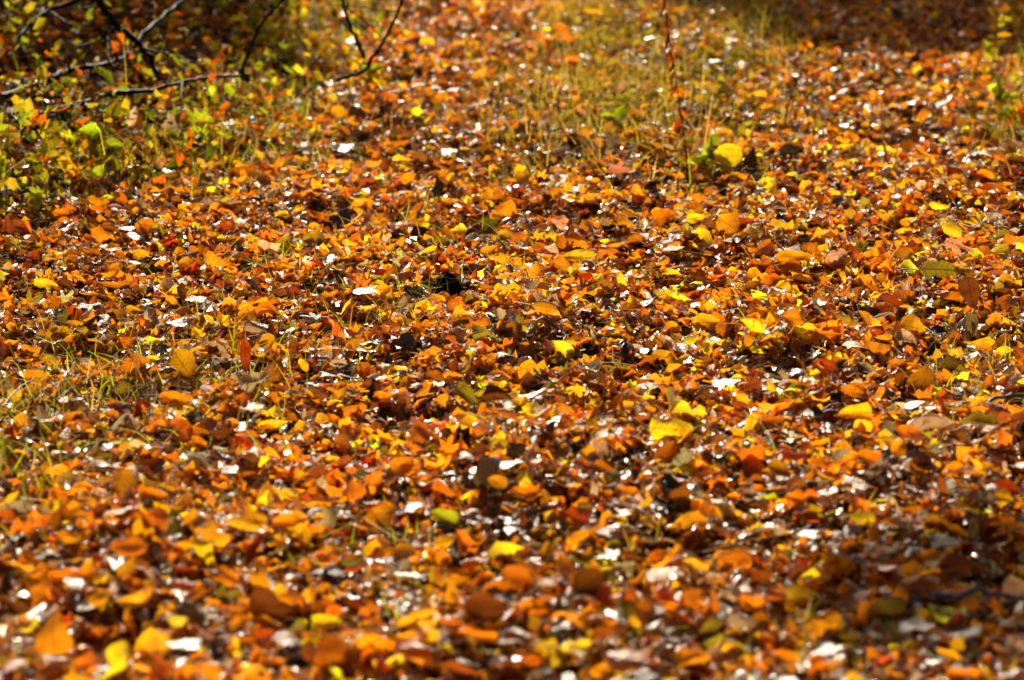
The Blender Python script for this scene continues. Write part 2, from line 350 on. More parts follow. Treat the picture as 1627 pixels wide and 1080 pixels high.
# ------------------------------------------------------------------ landmark leaves, read off the photograph
#  px, py, width px, height px, colour, shape, pose (face / gloss / arch / edge / flat), words, short name
LM = [
 (1065,682,80,42,'yellow','oval','face','broad speckled yellow leaf, largest yellow leaf in sharp focus','broad speckled yellow leaf'),
 (1157,246,46,34,'yellow','round','face','bright yellow round leaf upright beside a blackish curled leaf','round yellow leaf beside the blackish leaf'),
 (1517,363,44,26,'yellow','round','face','bright lemon yellow domed leaf near the right side, above a peach leaf','lemon domed leaf'),
 (918,406,56,18,'yellow','oval','face','long sunlit yellow leaf with folded rim in the middle of the track','long folded yellow leaf'),
 (892,422,26,18,'golden','round','face','small golden leaf tucked under the long folded yellow leaf','small golden leaf under the folded yellow one'),
 (1105,346,32,15,'yellow','oval','face','small flat yellow leaf below the withered drooping stem','small flat yellow leaf below the withered stem'),
 (743,630,46,28,'olive','pointed','face','olive yellow domed leaf standing above the brown litter','olive domed leaf'),
 (1262,408,58,20,'golden','oval','face','wide golden leaf lying over dark litter, right of centre','wide golden leaf'),
 (1277,952,82,42,'yellow','oval','face','large blurred yellow leaf with a dark speckled face in the foreground','large blurred yellow leaf'),
 (1162,1030,44,32,'golden','round','face','rounded golden leaf at the very front, near the bottom edge','rounded golden leaf at the bottom edge'),
 (1452,520,42,34,'golden','pointed','face','golden leaf leaning behind an upright dark brown leaf','golden leaf leaning on dark brown'),
 (706,820,46,26,'lime','oval','face','lime green leaf, the only fresh green one in the foreground','lime green leaf'),
 (228,832,46,50,'golden','pointed','face','tall mustard leaf standing upright behind green blades','tall mustard leaf'),
 (392,828,66,26,'golden','oval','face','wide blurred mustard leaf lying sideways in the left foreground','wide blurred mustard leaf'),
 (110,853,40,18,'amber','oval','face','plain amber leaf lying flat at the left foreground','plain amber leaf'),
 (84,1004,58,74,'amber','pointed','face','large amber leaf standing upright, biggest in the bottom left corner','large upright amber leaf'),
 (1151,523,32,30,'orange','round','face','round orange leaf with a red centre like an eye','round orange leaf with red centre'),
 (1122,512,46,28,'golden','oval','face','dull golden leaf directly behind the round orange leaf with red centre','dull golden leaf'),
 (866,487,44,20,'golden','oval','face','golden domed leaf in the sharp middle of the track','golden domed leaf'),
 (1098,538,26,18,'yellow','oval','face','little yellow leaf propped on a black leaf','little propped yellow leaf'),
 (1130,798,78,20,'yellow','oval','arch','arched yellow leaf with a dark hollow beneath, in the foreground','arched yellow leaf'),
 (1098,830,52,32,'amber','oval','face','orange gold leaf just below the arched yellow leaf','orange gold leaf'),
 (1168,888,58,40,'orange','round','face','deep orange rounded leaf beside the foreground shade','deep orange rounded leaf'),
 (280,636,56,36,'orange','round','face','crinkled bright orange leaf among grass blades on the left','crinkled orange leaf'),
 (716,946,32,56,'amber','narrow','face','narrow amber leaf standing on end in the blurred foreground','narrow amber leaf on end'),
 (1300,736,46,32,'orange','lobed','face','vivid orange lobed leaf right of the broad speckled yellow leaf','vivid orange lobed leaf'),
 (436,676,58,24,'yellow','pointed','face','yellow leaf with greenish base left of a silver leaf','greenish yellow leaf'),
 (545,236,46,12,'pale','oval','gloss','large white shining leaf far up the left wheel track','large white leaf up the left track'),
 (580,461,40,11,'pale','oval','gloss','white shining oval leaf in focus, left of the black hollow','white oval leaf left of the black hollow'),
 (598,600,34,24,'pale','pointed','gloss','white kite shaped leaf shining in the middle left','white kite shaped leaf'),
 (842,626,64,16,'pale','narrow','gloss','long slanting white leaf shining, above the broad yellow leaf to its left','long slanting white leaf'),
 (1024,556,48,17,'pale','pointed','gloss','broad white leaf shining left of the little propped yellow leaf','broad white leaf'),
 (241,711,40,17,'pale','oval','gloss','white oval leaf in the left foreground below the crinkled orange leaf','white oval leaf on the left'),
 (770,475,17,13,'pale','round','gloss','tiny round white leaf just right below the black hollow','tiny round white leaf'),
 (1401,503,40,9,'pale','narrow','gloss','thin white sliver of a leaf shining left of the dark brown upright leaf','thin white sliver'),
 (1453,641,36,12,'pale','pointed','gloss','small white leaf shining on the right side above blurred grass','small white leaf on the right'),
 (291,1021,60,24,'pale','oval','gloss','blurred white leaf shining beside the large upright amber leaf','blurred white leaf'),
 (1541,1003,38,24,'pale','round','gloss','blurred white round leaf below the shade at the right edge','blurred white round leaf'),
 (1313,1032,52,22,'pale','pointed','gloss','blurred white pointed leaf under the large blurred yellow leaf','blurred white pointed leaf'),
 (216,747,36,12,'pale','oval','gloss','grey white leaf lying flat below the white oval leaf on the left','grey white flat leaf'),
 (1035,609,54,28,'dark','oval','arch','black curled leaf above and left of the broad speckled yellow leaf','black curled leaf'),
 (800,562,50,20,'dark','oval','arch','dark brown hump backed leaf in the sharp middle','dark hump backed leaf'),
 (138,486,42,22,'brown','oval','arch','dark brown arched leaf casting shade on the left','dark arched leaf on the left'),
 (1193,254,30,42,'dark','pointed','edge','blackish curled leaf standing beside the round yellow leaf','blackish standing leaf'),
 (390,566,24,56,'red','narrow','edge','tall reddish brown leaf standing on edge on the left','tall reddish leaf'),
 (358,690,54,56,'brown','lobed','edge','crumpled dark brown leaf heap standing left of the greenish yellow leaf','crumpled dark brown leaf'),
 (1542,466,40,50,'brown','oval','edge','rolled dark brown leaf standing on edge near the right side','rolled dark brown leaf'),
 (1424,528,20,42,'brown','narrow','edge','upright dark brown leaf in front of the golden leaning leaf','upright dark brown leaf'),
 (724,140,32,14,'brown','oval','arch','dark brown leaf alone on the far left wheel track','dark leaf on the far left track'),
 (871,74,13,26,'red','narrow','edge','small dark red leaf standing upright far up the grassy median','small dark red upright leaf'),
 (50,408,28,28,'red','pointed','edge','dark maroon folded leaf standing near the left edge','dark maroon leaf'),
 (1495,428,70,30,'olive','narrow','face','long dark olive leaf leaning left of the rolled dark brown leaf','long dark olive leaf'),
 (982,270,56,34,'peach','lobed','face','peach coloured maple leaf lying on the grassy median','peach maple leaf'),
 (888,352,28,22,'peach','pointed','face','small peach leaf above the long folded yellow leaf','small peach leaf'),
 (1520,388,60,24,'peach','lobed','face','peach tan crumpled leaf below the lemon domed leaf','peach tan crumpled leaf'),
 (927,175,18,14,'peach','round','face','tiny salmon leaf far up the grassy median','tiny salmon leaf'),
 (375,148,22,22,'peach','pointed','face','salmon orange leaf caught in the undergrowth under the dark branches','salmon leaf in the undergrowth'),
 (326,36,34,18,'orange','lobed','face','bright orange leaf high in the shaded undergrowth at top left','bright orange leaf at top left'),
 (256,257,16,12,'peach','round','face','tiny peach leaf at the edge of the left undergrowth','tiny peach leaf'),
 (538,180,24,24,'golden','round','face','golden round leaf at the edge between grass and left track','golden round leaf at the grass edge'),
 (478,256,44,26,'amber','lobed','face','amber lobed leaf at the foot of the green verge, below the white leaf','amber lobed leaf'),
 (1283,846,40,22,'pale','pointed','gloss','blurred white leaf above the foreground shade, left of dark litter','blurred white leaf above the shade'),
 (1370,822,44,26,'yellow','oval','face','blurred yellow leaf next to black litter on the right','blurred yellow leaf on the right'),
 (530,1035,60,46,'rust','oval','face','rusty brown leaf leaning at the bottom edge, left of centre','rusty leaf at the bottom edge'),
 (520,905,66,22,'brown','oval','arch','brown arched leaf with a pale rim in the blurred foreground','brown arched leaf with pale rim'),
 (1095,735,1,1,None,None,None,None,None),
 (650,912,66,12,'pale','narrow','gloss','long pale leaf shining flat in the blurred foreground','long pale leaf'),
 (830,920,70,44,'rust','oval','face','big rust brown leaf leaning at the centre of the foreground','big rust brown leaf'),
 (1100,952,50,54,'rust','lobed','edge','deep rust leaf standing tall in the foreground, right of centre','deep rust standing leaf'),
 (155,1000,1,1,None,None,None,None,None),
 (480,735,60,18,'brown','narrow','arch','brown bowed leaf with silver back, left of centre','brown bowed leaf'),
 (745,740,1,1,None,None,None,None,None),
 (1597,830,56,26,'orange','lobed','face','orange lobed leaf at the right edge above the foreground shade','orange lobed leaf at the right edge'),
 (1560,745,1,1,None,None,None,None,None),
 (60,600,48,32,'orange','pointed','face','burnt orange leaf leaning near the left edge','burnt orange leaf at the left edge'),
 (75,452,44,16,'yellow','oval','face','yellow leaf lying flat near the left edge','flat yellow leaf at the left edge'),
 (640,738,40,30,'orange','pointed','face','clear orange leaf leaning in front of brown bowed leaf','clear orange leaf'),
 (790,765,34,20,'amber','oval','face','amber oval leaf left of the arched yellow leaf, blurred slightly','amber oval leaf'),
 (575,498,1,1,None,None,None,None,None),
]
LM = [l for l in LM if l[4]]
HALF = lambda p: (lambda v: v / np.linalg.norm(v))((lambda a: a / np.linalg.norm(a))(cam_pos - p) + SUN)

def single_leaf(px, py, wpx, hpx, colour, shape, pose, r, steep=1.0, rough=1.0):
    dep = at(px, py, .03)
    scale = F / float((dep - cam_pos) @ FWD)
    width = wpx / scale
    wr = {'round': .92, 'oval': .66, 'pointed': .72, 'narrow': .34, 'lobed': .95}[shape]
    delta = math.atan2(CAM_H, dep[1])
    yaw = r.normal(0, .22) + (math.pi if r.random() < .5 else 0)
    k = dict(k1=r.normal(0, .5), k2=r.normal(-.1, .5), fold=r.normal(.04, .1), tw=r.normal(0, .4), wav=abs(r.normal(.06, .04)))
    L = width
    for q_ in k: k[q_] = float(np.clip(k[q_] * rough, -1.5, 1.5))
    if pose == 'gloss':
        p = at(px, py, float(pile(dep[0], dep[1])) + .022)
        n = HALF(p) + r.normal(0, .07, 3); n /= np.linalg.norm(n)
        k = dict(k1=r.normal(0, .2), k2=r.normal(0, .2), fold=r.normal(0, .08), tw=r.normal(0, .25), wav=.06)
        k['k1'] *= 2; k['k2'] *= 2
        if hpx / wpx > .6: wr = .95
        zo = 0
    else:
        if hpx > wpx * 1.05:      # taller than wide: the leaf stands on its tip or base
            L = hpx / scale; yaw = math.pi / 2 * (1 if r.random() < .75 else -1) + r.normal(0, .15)
            s = 1.0; app = 1.02; tau = R(r.uniform(62, 78))
            L = L / math.sin(tau + delta)
            if shape in ('narrow',) and pose == 'edge': k['k2'] = r.choice([-1, 1]) * r.uniform(.8, 1.4)
        else:
            s = min(1.0, hpx / (wpx * wr)); tau = max(R(8), math.asin(s * .97) - delta)
        if pose == 'arch': k['k1'] = -r.uniform(1.2, 1.7); k['k2'] = -r.uniform(.4, .9); tau = R(r.uniform(4, 14))
        if pose == 'edge' and hpx <= wpx * 1.05: k['k2'] = r.uniform(.9, 1.5); tau = R(60)
        az = -math.pi / 2 + r.normal(0, .18)
        ys = 1.0
        if pose == 'face' and hpx <= wpx * 1.05 and r.random() < steep:
            tau = R(r.uniform(56, 72)); ys = float(np.clip(hpx / (wpx * wr * math.sin(tau + delta)), .6, 1.35))
        n = np.array([math.sin(tau) * math.cos(az), math.sin(tau) * math.sin(az), math.cos(tau)])
        p = at(px, py, float(pile(dep[0], dep[1])) + .012 + .25 * (hpx / scale))
    tv, tf, tuv = (lobed_template(r=r, **k) if shape == 'lobed' else strip_template(shape, ns=14, nc=9, r=r, **k))
    if pose == 'face' and hpx <= wpx * 1.05: tv = tv * np.array([1, ys, ys])
    Rm = basis(n[None], np.array([yaw]))[0]
    v = tv @ Rm.T * L + p
    # lift it so that it rests in the litter instead of sinking through the soil
    low = v[:, 2].min() - float(ground_h(p[0], p[1]))
    if low < .004: v[:, 2] += .004 - low
    c = jitter(PAL[colour], r, .08)
    if colour == 'yellow' or colour == 'golden': c = c * 1.02
    gl = {'gloss': 2.3, 'face': .8, 'arch': .9, 'edge': .6, 'flat': .9}[pose]
    C = np.tile(np.append(c, gl), (len(v), 1))
    uv = tuv.copy(); uv[:, 0] += 3 * r.integers(0, 300)
    buf = Buf(); buf.add(v, tf, C, uv)
    base = v[:, :].mean(0); base[2] = v[:, 2].min()
    o = buf.build('fallen_leaf', M_leaf, origin=base)
    return o, v, Rm, L, tv, base

def tube(pts, r0, r1, sides=6, r=rng, kink=0.):
    pts = np.array(pts, float)
    n = len(pts); rad = np.linspace(r0, r1, n)
    if kink: pts[1:-1] += r.normal(0, kink, (n - 2, 3))
    V = []
    for i in range(n):
        t = pts[min(i + 1, n - 1)] - pts[max(i - 1, 0)]; t /= np.linalg.norm(t) + 1e-9
        a = np.cross(t, [0.31, .2, .93]); a /= np.linalg.norm(a) + 1e-9; b2 = np.cross(t, a)
        for k in range(sides):
            an = 2 * math.pi * k / sides
            V.append(pts[i] + rad[i] * (a * math.cos(an) + b2 * math.sin(an)))
    Fc = [(i * sides + k, i * sides + (k + 1) % sides, (i + 1) * sides + (k + 1) % sides, (i + 1) * sides + k)
          for i in range(n - 1) for k in range(sides)]
    e = (n - 1) * sides
    Fc += [(0, 1, 2, 3), (e + 3, e + 2, e + 1, e)]
    if sides > 4: Fc += [(0, 3, 4, 5), (e + 5, e + 4, e + 3, e)]
    V = np.array(V)
    return V, np.array(Fc), np.ones((len(V), 4)), np.stack([V[:, 0], V[:, 2]], -1)
def smooth_path(pts, n=14):
    pts = np.array(pts, float); k = len(pts)
    t = np.linspace(0, k - 1, n); out = []
    P = np.concatenate([[2 * pts[0] - pts[1]], pts, [2 * pts[-1] - pts[-2]]])
    for s in t:
        i = min(int(s), k - 2); u = s - i; a, b_, c, d = P[i], P[i + 1], P[i + 2], P[i + 3]
        out.append(.5 * (2 * b_ + (c - a) * u + (2 * a - 5 * b_ + 4 * c - d) * u * u + (3 * b_ - a - 3 * c + d) * u ** 3))
    return np.array(out)

leaves = []        # dicts of the individual leaves
lr = np.random.default_rng(77)
def stalk_for(o, v, Rm, L, tv, base, colour, r):
    b0 = np.array([-.49, 0, 0]); i0 = int(np.argmin(np.linalg.norm(tv - tv[tv[:, 0].argmin()], axis=1)))
    s = v[tv[:, 0].argmin()]
    ax = -Rm[:, 0]; side = Rm[:, 1] * r.normal(0, .25)
    p1 = s + (ax + side) * L * .25 + np.array([0, 0, .004]); p2 = s + (ax + side * 2.2) * L * r.uniform(.42, .6) + np.array([0, 0, r.uniform(-.006, .01)])
    V_, F_, C_, U_ = tube(smooth_path([s - ax * L * .03, p1, p2], 6), .0010, .0006, 4, r)
    bf = Buf(); bf.add(V_, F_, C_, U_)
    st = bf.build('stalk', M_redstem if colour in ('rust', 'red', 'orange') else M_twig, parent=o, origin=base)
    return st
for (px, py, w, h, c, s, pose, words, short) in LM:
    CLEAN[0] = c in ('yellow', 'golden', 'pale', 'lime', 'amber')
    o, v, Rm, L, tv, base = single_leaf(px, py, w, h, c, s, pose, lr)
    tag(o, words, 'leaf', 'fallen leaves on the forest track')
    if lr.random() < .6 and pose != 'arch': stalk_for(o, v, Rm, L, tv, base, c, lr)
    leaves.append(dict(o=o, px=px, py=py, w=w, h=h, short=short, words=words, c=c, y=base[1]))
LMARK = [l for l in leaves]; CLEAN[0] = False
leaves.append(dict(o=None, px=712, py=446, w=62, h=44, y=5.56))      # keep the black clod in sight

# the further large leaves, near ones first
CW = {'yellow': 'yellow', 'golden': 'golden', 'amber': 'amber', 'orange': 'orange', 'rust': 'rust brown', 'red': 'dark red', 'brown': 'brown',
      'dark': 'blackish', 'grey': 'grey', 'olive': 'olive', 'pale': 'silvery white'}
SW = {'round': 'round', 'oval': 'oval', 'pointed': 'pointed', 'narrow': 'narrow', 'lobed': 'lobed'}
PWD = {'face': 'leaning', 'gloss': 'shining flat', 'arch': 'arched', 'edge': 'standing'}
used = {l['words'] for l in LMARK}
cw_n = ['yellow', 'golden', 'amber', 'orange', 'rust', 'red', 'brown', 'dark', 'grey', 'olive', 'pale']
cw_p = np.array([.025, .09, .18, .23, .20, .06, .10, .03, .02, .03, .045]); cw_p /= cw_p.sum()
DIRS = ['right of', 'behind and right of', 'behind', 'behind and left of', 'left of', 'in front and left of', 'in front of', 'in front and right of']
def label_for(px, py, c, s, pose, big):
    d = sorted(LMARK, key=lambda l: ((l['px'] - px) ** 2 + (1.9 * (l['py'] - py)) ** 2))
    for extra in range(6):
        for l in d[:7]:
            dx, dy = px - l['px'], -(py - l['py']) * 1.9
            k = int(round(math.atan2(dy, dx) / (math.pi / 4))) % 8
            dist = math.hypot(dx, dy)
            how = '' if dist < 130 else 'well ' if dist < 260 else 'far '
            bigw = ('', big + ' ')[extra % 2]
            t = f"{bigw}{CW[c]} {SW[s]} leaf {PWD[pose]}, {how}{DIRS[k]} the {l['short']}"
            if t not in used and len(t.split()) <= 16:
                used.add(t); return t
    return None
tries = 0
while len(leaves) < 301 and tries < 60000:
    tries += 1
    py = 1095 - 760 * lr.random() ** 1.55
    px = lr.uniform(-10, 1637)
    sc_px = (py + 465) / CAM_H
    Lm = np.clip(lr.normal(.044, .009), .031, .066)
    w = Lm * sc_px
    okp = True
    for l in leaves:
        rx = .5 * (l['w'] + w) * (1.0 if l.get('rnd') else 1.25)
        if ((px - l['px']) / rx) ** 2 + ((py - l['py']) / (rx * .62)) ** 2 < .8: okp = False; break
    if not okp: continue
    c = lr.choice(cw_n, p=cw_p); s = lr.choice(['round', 'oval', 'pointed', 'narrow', 'lobed'], p=[.12, .25, .38, .07, .18])
    pose = 'gloss' if c == 'pale' else lr.choice(['face', 'arch', 'edge'], p=[.66, .2, .14])
    if pose == 'gloss': h = w * .3
    elif pose == 'edge': h = w * lr.uniform(.55, 1.04)
    else: h = w * lr.uniform(.28, .62)
    words = label_for(px, py, c, s, pose, 'large' if Lm > .045 else 'small')
    if not words: continue
    o, v, Rm, L, tv, base = single_leaf(px, py, w, h, c, s, pose, lr, .4, 1.7)
    tag(o, words, 'leaf', 'fallen leaves on the forest track')
    if lr.random() < .4 and pose != 'arch': stalk_for(o, v, Rm, L, tv, base, c, lr)
    leaves.append(dict(o=o, px=px, py=py, w=w, h=h, c=c, y=base[1], rnd=True))

# ------------------------------------------------------------------ leaf litter (one object: far past any count)
tr = np.random.default_rng(21)
shapes = ['round'] * 8 + ['oval'] * 14 + ['pointed'] * 18 + ['narrow'] * 5
T_near = [random_template(s, tr.uniform(.6, 1.7), tr) for s in shapes] + [random_template('lobed', tr.uniform(.5, 1.2), tr) for _ in range(12)]
T_far = [random_template(s, tr.uniform(.5, 1.5), tr, 1) for s in shapes] + [random_template('lobed', tr.uniform(.5, 1.2), tr) for _ in range(8)]
T_bit = [random_template(s, tr.uniform(.7, 1.8), tr, 2) for s in ['round', 'oval', 'pointed', 'narrow', 'oval', 'pointed'] * 4]
def region(n, y0, y1, r, side=False):
    y = np.sqrt(r.uniform(y0 ** 2, y1 ** 2, n)); x = r.uniform(-1, 1, n) * (.215 * y + .12)
    if side: y = r.uniform(y0, y1, n); x = np.sign(x) * (.215 * y + .12 + 2.0 * r.random(n) ** 1.2)
    return x, y
lk = list(LIT_W); lp = np.array([LIT_W[k] for k in lk]); lp /= lp.sum()
PALA = np.array([PAL[k] for k in lk])
def litter(buf, templates, n, y0, y1, size, sd, r, tilts=(.64, .22), lift=.3, edge_keep=.26, side=False):
    x, y = region(n, y0, y1, r, side)
    e = np.maximum(sstep(-.12, .16, verge_left(y) - x), sstep(-.05, .3, x - verge_right(y)))
    keep = r.random(n) > e * (1 - edge_keep) + .62 * median_mask(x, y)
    keep &= r.random(n) > .55 * sstep(.6, 1.5, -waves(_q, x * .33 + 3, y * .33))
    x, y = x[keep], y[keep]; n = len(x)
    L = np.clip(r.normal(size, sd, n), size * .45, size * 1.8)
    u = r.random(n)
    tilt = np.where(u < tilts[0], np.abs(r.normal(0, R(16), n)), np.where(u < sum(tilts), r.normal(R(40), R(13), n), r.normal(R(72), R(11), n)))
    az = r.uniform(0, 2 * math.pi, n); yaw = r.uniform(0, 2 * math.pi, n)
    pl = np.maximum(pile(x, y), .003)
    z = ground_h(x, y) + pl * r.random(n) ** .7 + lift * L * np.sin(tilt) * .6 + .004
    P = np.stack([x, y, z], -1)
    # leave the individual leaves in sight
    qx, qy, zc = project(P)
    ok = np.ones(n, bool)
    for l in leaves:
        f = .5 if l.get('rnd') else .7
        hit = (((qx - l['px']) / (l['w'] * f)) ** 2 + ((qy - l['py']) / (max(l['h'], l['w'] * .3) * (f + .05))) ** 2 < 1) & (zc < l['y'] + .12)
        ok &= ~hit
    s = np.nonzero(ok)[0]
    ci = r.choice(len(lk), n, p=lp)
    # patches of one colour, as leaves of one tree drift together
    C = PALA[ci] * np.exp(r.normal(.12, .28, (n, 1))) * np.exp(r.normal(0, .08, (n, 3)))
    C = C * (1 + .16 * np.clip(waves(_w, x * .8 + 9, y * .8), -1.6, 1.6)[:, None])
    md = median_mask(x, y)[:, None] * .35
    C = C * (1 - md) + md * np.array([.25, .16, .03])
    C = np.clip(C, .004, .8)
    ga = np.where(r.random(n) < .55, r.uniform(.1, .6, n), r.uniform(.6, 2.4, n)) * np.interp(y, [3, 5, 9], [1.3, 1.05, .8])
    C = np.concatenate([C, ga[:, None]], 1)
    Rm = frames(tilt, az, yaw)
    scatter(buf, templates, r.integers(0, len(templates), n)[s], P[s], L[s], Rm[s], C[s], r)
lit = Buf(); r2 = np.random.default_rng(31)
litter(lit, T_near, 28000, 2.7, 6.6, .035, .011, r2)
litter(lit, T_far, 52000, 6.6, 13.2, .036, .011, r2)
litter(lit, T_bit, 40000, 2.7, 7.2, .018, .006, r2, (.46, .30))
litter(lit, T_bit, 26000, 7.2, 13.2, .024, .007, r2, (.42, .34))
litter(lit, T_far[::2], 46000, 1.6, 13.6, .041, .011, r2, edge_keep=.7, side=True)
litter(lit, T_bit, 5000, 1.5, 2.75, .04, .011, r2)
tag(lit.build('leaf_litter', M_leaf), 'thick carpet of small orange and brown fallen leaves over the track', 'leaf litter', kind='stuff')

# ------------------------------------------------------------------ grass and straw
def blades(buf, x, y, z0, ln, wd, lean, az, bend, C, r, ns=5):
    n = len(x); t = np.linspace(0, 1, ns)
    d = np.stack([np.cos(az), np.sin(az)], -1)
    hor = (np.sin(lean)[:, None] * t + bend[:, None] * t ** 2) * ln[:, None]
    up = (np.cos(lean)[:, None] * t - .45 * np.abs(bend)[:, None] * t ** 2) * ln[:, None]
    cx = x[:, None] + d[:, :1] * hor; cy = y[:, None] + d[:, 1:] * hor; cz = np.asarray(z0)[:, None] + up
    ww = wd[:, None] * (1 - t ** 2 * .92)[None]
    fa = r.uniform(0, math.pi, n); sx, sy = np.cos(fa)[:, None] * ww, np.sin(fa)[:, None] * ww
    A = np.stack([cx - sx, cy - sy, cz], -1); B_ = np.stack([cx + sx, cy + sy, cz + .0004], -1)
    V_ = np.stack([A, B_], 2).reshape(n, ns * 2, 3)
    f = np.array([(2 * i, 2 * i + 1, 2 * i + 3, 2 * i + 2) for i in range(ns - 1)])
    f = (f[None] + (np.arange(n) * ns * 2)[:, None, None]).reshape(-1, 4)
    Cc = np.repeat(np.concatenate([C, np.ones((n, 1))], 1), ns * 2, 0)
    V_ = V_.reshape(-1, 3)
    buf.add(V_, f, Cc, V_[:, :2])
gr = np.random.default_rng(41)
def pts_px(n, cx, cy, sx, sy, r):
    P = np.array([at(px, py) for px, py in zip(r.normal(cx, sx, n), np.clip(r.normal(cy, sy, n), 5, 1120))])
    return P[:, 0], P[:, 1]
def grass_cols(n, r, gf):
    g = np.array([.20, .24, .014]); ol = np.array([.34, .27, .022]); st = np.array([.40, .25, .06])
    u = r.random((n, 1))
    C = np.where(u < gf, g, np.where(u < gf + (1 - gf) * .5, ol, st))
    return np.clip(C * np.exp(r.normal(0, .25, (n, 1))), .01, .8)
gb = Buf()
x, y = region(110000, 5.6, 13.2, gr)
dens = 1.1 * median_mask(x, y) + 1.0 * sstep(-.14, .15, verge_left(y) - x) * (1 - .96 * sstep(.18, .42, verge_left(y) - x)) + 1. * sstep(-.1, .3, x - verge_right(y))
dens *= .55 + .45 * waves(_q, x * .5, y * .5)
k = gr.random(len(x)) < dens * .42
x, y = x[k], y[k]; n = len(x)
ed = sstep(0, .3, verge_left(y) - x) + sstep(0, .3, x - verge_right(y))
blades(gb, x, y, ground_h(x, y) + .01, gr.uniform(.045, .115, n) * (1 + .1 * ed) * np.exp(gr.normal(-.1, .35, n)), gr.uniform(.0008, .002, n), np.abs(gr.normal(.45, .4, n)), gr.uniform(0, 6.28, n),
       gr.normal(.2, .3, n), grass_cols(n, gr, .22), gr)
for (cx, cy, sx, sy, n, lo, hi, gf) in [
    (90, 690, 110, 60, 180, .03, .08, .5), (330, 640, 90, 60, 140, .03, .08, .5), (540, 510, 110, 40, 150, .02, .06, .5),
    (160, 600, 110, 40, 120, .03, .07, .4), (700, 380, 70, 30, 110, .03, .08, .35), (450, 460, 90, 40, 90, .03, .07, .4), (845, 440, 40, 40, 50, .03, .08, .5),
    (1560, 620, 60, 60, 120, .03, .07, .45), (1600, 700, 40, 40, 50, .03, .07, .4), (30, 790, 50, 40, 50, .04, .08, .5), (490, 890, 25, 14, 9, .04, .07, .85),
    (650, 880, 60, 40, 20, .03, .05, .8), (990, 930, 70, 50, 40, .03, .06, .8), (1000, 1050, 120, 30, 30, .03, .06, .8), (240, 850, 50, 30, 26, .03, .07, .7),
    (1430, 760, 90, 30, 30, .03, .06, .5), (660, 1010, 50, 30, 20, .03, .05, .8), (1290, 480, 90, 40, 60, .02, .05, .5), (1180, 690, 90, 40, 30, .02, .05, .6),
    (1330, 1040, 60, 25, 26, .03, .06, .8), (390, 270, 90, 40, 240, .04, .09, .6), (480, 190, 70, 50, 260, .04, .10, .6), (1590, 190, 40, 60, 160, .05, .11, .55)]:
    n = int(n * 1.9) if cx < 600 and cy > 400 else n
    x, y = pts_px(n, cx, cy, sx, sy, gr)
    blades(gb, x, y, ground_h(x, y) + .015, gr.uniform(lo + .005, hi + .01, n), gr.uniform(.0007, .0016, n), np.abs(gr.normal(.7, .45, n)), gr.uniform(0, 6.28, n),
           gr.normal(.25, .35, n), grass_cols(n, gr, gf), gr)
tag(gb.build('grass', M_blade), 'thin green and olive grass blades growing through the leaves', 'grass', kind='stuff')
sb = Buf()
x, y = region(17000, 2.8, 12.5, gr)  # real straw, plus extra pale pieces that imitate cream highlight streaks
k = (x > verge_left(y)) & (x < verge_right(y)); x, y = x[k], y[k]; n = len(x)
z = ground_h(x, y) + np.maximum(pile(x, y), .004) * gr.uniform(.5, 1.1, n) + .012
blades(sb, x, y, z, gr.uniform(.02, .09, n), gr.uniform(.0003, .0009, n), gr.normal(1.45, .25, n), gr.uniform(0, 6.28, n), gr.normal(0, .5, n),
       np.clip(np.array([.30, .21, .12]) * np.exp(gr.normal(0, .6, (n, 1))), .02, .7), gr, 4)
tag(sb.build('straw', M_blade), 'pale dry straw and leaf stalks strewn over the litter, some standing in for glints', 'straw', kind='stuff')

# ------------------------------------------------------------------ undergrowth of the verges: a mass nobody could count
ub = Buf(); ur = np.random.default_rng(51)
T_u = [random_template(s, ur.uniform(.4, 1.2), ur, 2) for s in ['round', 'oval', 'pointed', 'narrow', 'oval'] * 3]
n = 62000
x, y = region(n, 5.6, 13.0, ur); x = x * 1.1
x2, y2 = region(n // 3, 4.5, 13.0, ur, True); x = np.concatenate([x, x2]); y = np.concatenate([y, y2]); n = len(x)
md_ = median_mask(x, y)
e = np.maximum(sstep(-.12, .22, verge_left(y) - x), .8 * sstep(.0, .3, x - verge_right(y)))
k = ur.random(n) < np.maximum(e, .55 * md_) * (.6 + .35 * waves(_q, x * .4, y * .4))
x, y, e = x[k], y[k], e[k] * .8; n = len(x)
z = ground_h(x, y) + .01 + (.02 + .16 * e + .12 * sstep(.35, 1.1, verge_left(y) - x)) * ur.random(n) ** 1.5
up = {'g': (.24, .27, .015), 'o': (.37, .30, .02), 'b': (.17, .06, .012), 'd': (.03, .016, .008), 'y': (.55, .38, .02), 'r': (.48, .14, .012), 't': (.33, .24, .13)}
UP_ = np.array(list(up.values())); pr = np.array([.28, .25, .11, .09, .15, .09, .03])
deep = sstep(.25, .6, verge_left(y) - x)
pr2 = np.array([.13, .13, .27, .30, .04, .10, .03])  # more brown and near-black deep in the verge: shade put into the colour
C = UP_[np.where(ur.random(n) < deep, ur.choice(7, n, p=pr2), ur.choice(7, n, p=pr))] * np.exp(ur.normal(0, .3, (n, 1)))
mm = np.minimum(1, median_mask(x, y))[:, None] * .6
C = C * (1 - mm) + mm * np.array([.36, .26, .02]) * np.exp(ur.normal(0, .3, (n, 1)))
C = np.concatenate([np.clip(C, .005, .8), np.full((n, 1), .2)], 1)
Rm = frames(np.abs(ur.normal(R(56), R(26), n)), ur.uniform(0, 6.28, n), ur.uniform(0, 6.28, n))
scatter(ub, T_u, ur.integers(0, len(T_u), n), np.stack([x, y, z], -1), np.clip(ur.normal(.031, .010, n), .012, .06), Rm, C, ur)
tag(ub.build('undergrowth', M_green), 'tangle of low olive and brown weeds on the verges beside the track', 'undergrowth', kind='stuff')

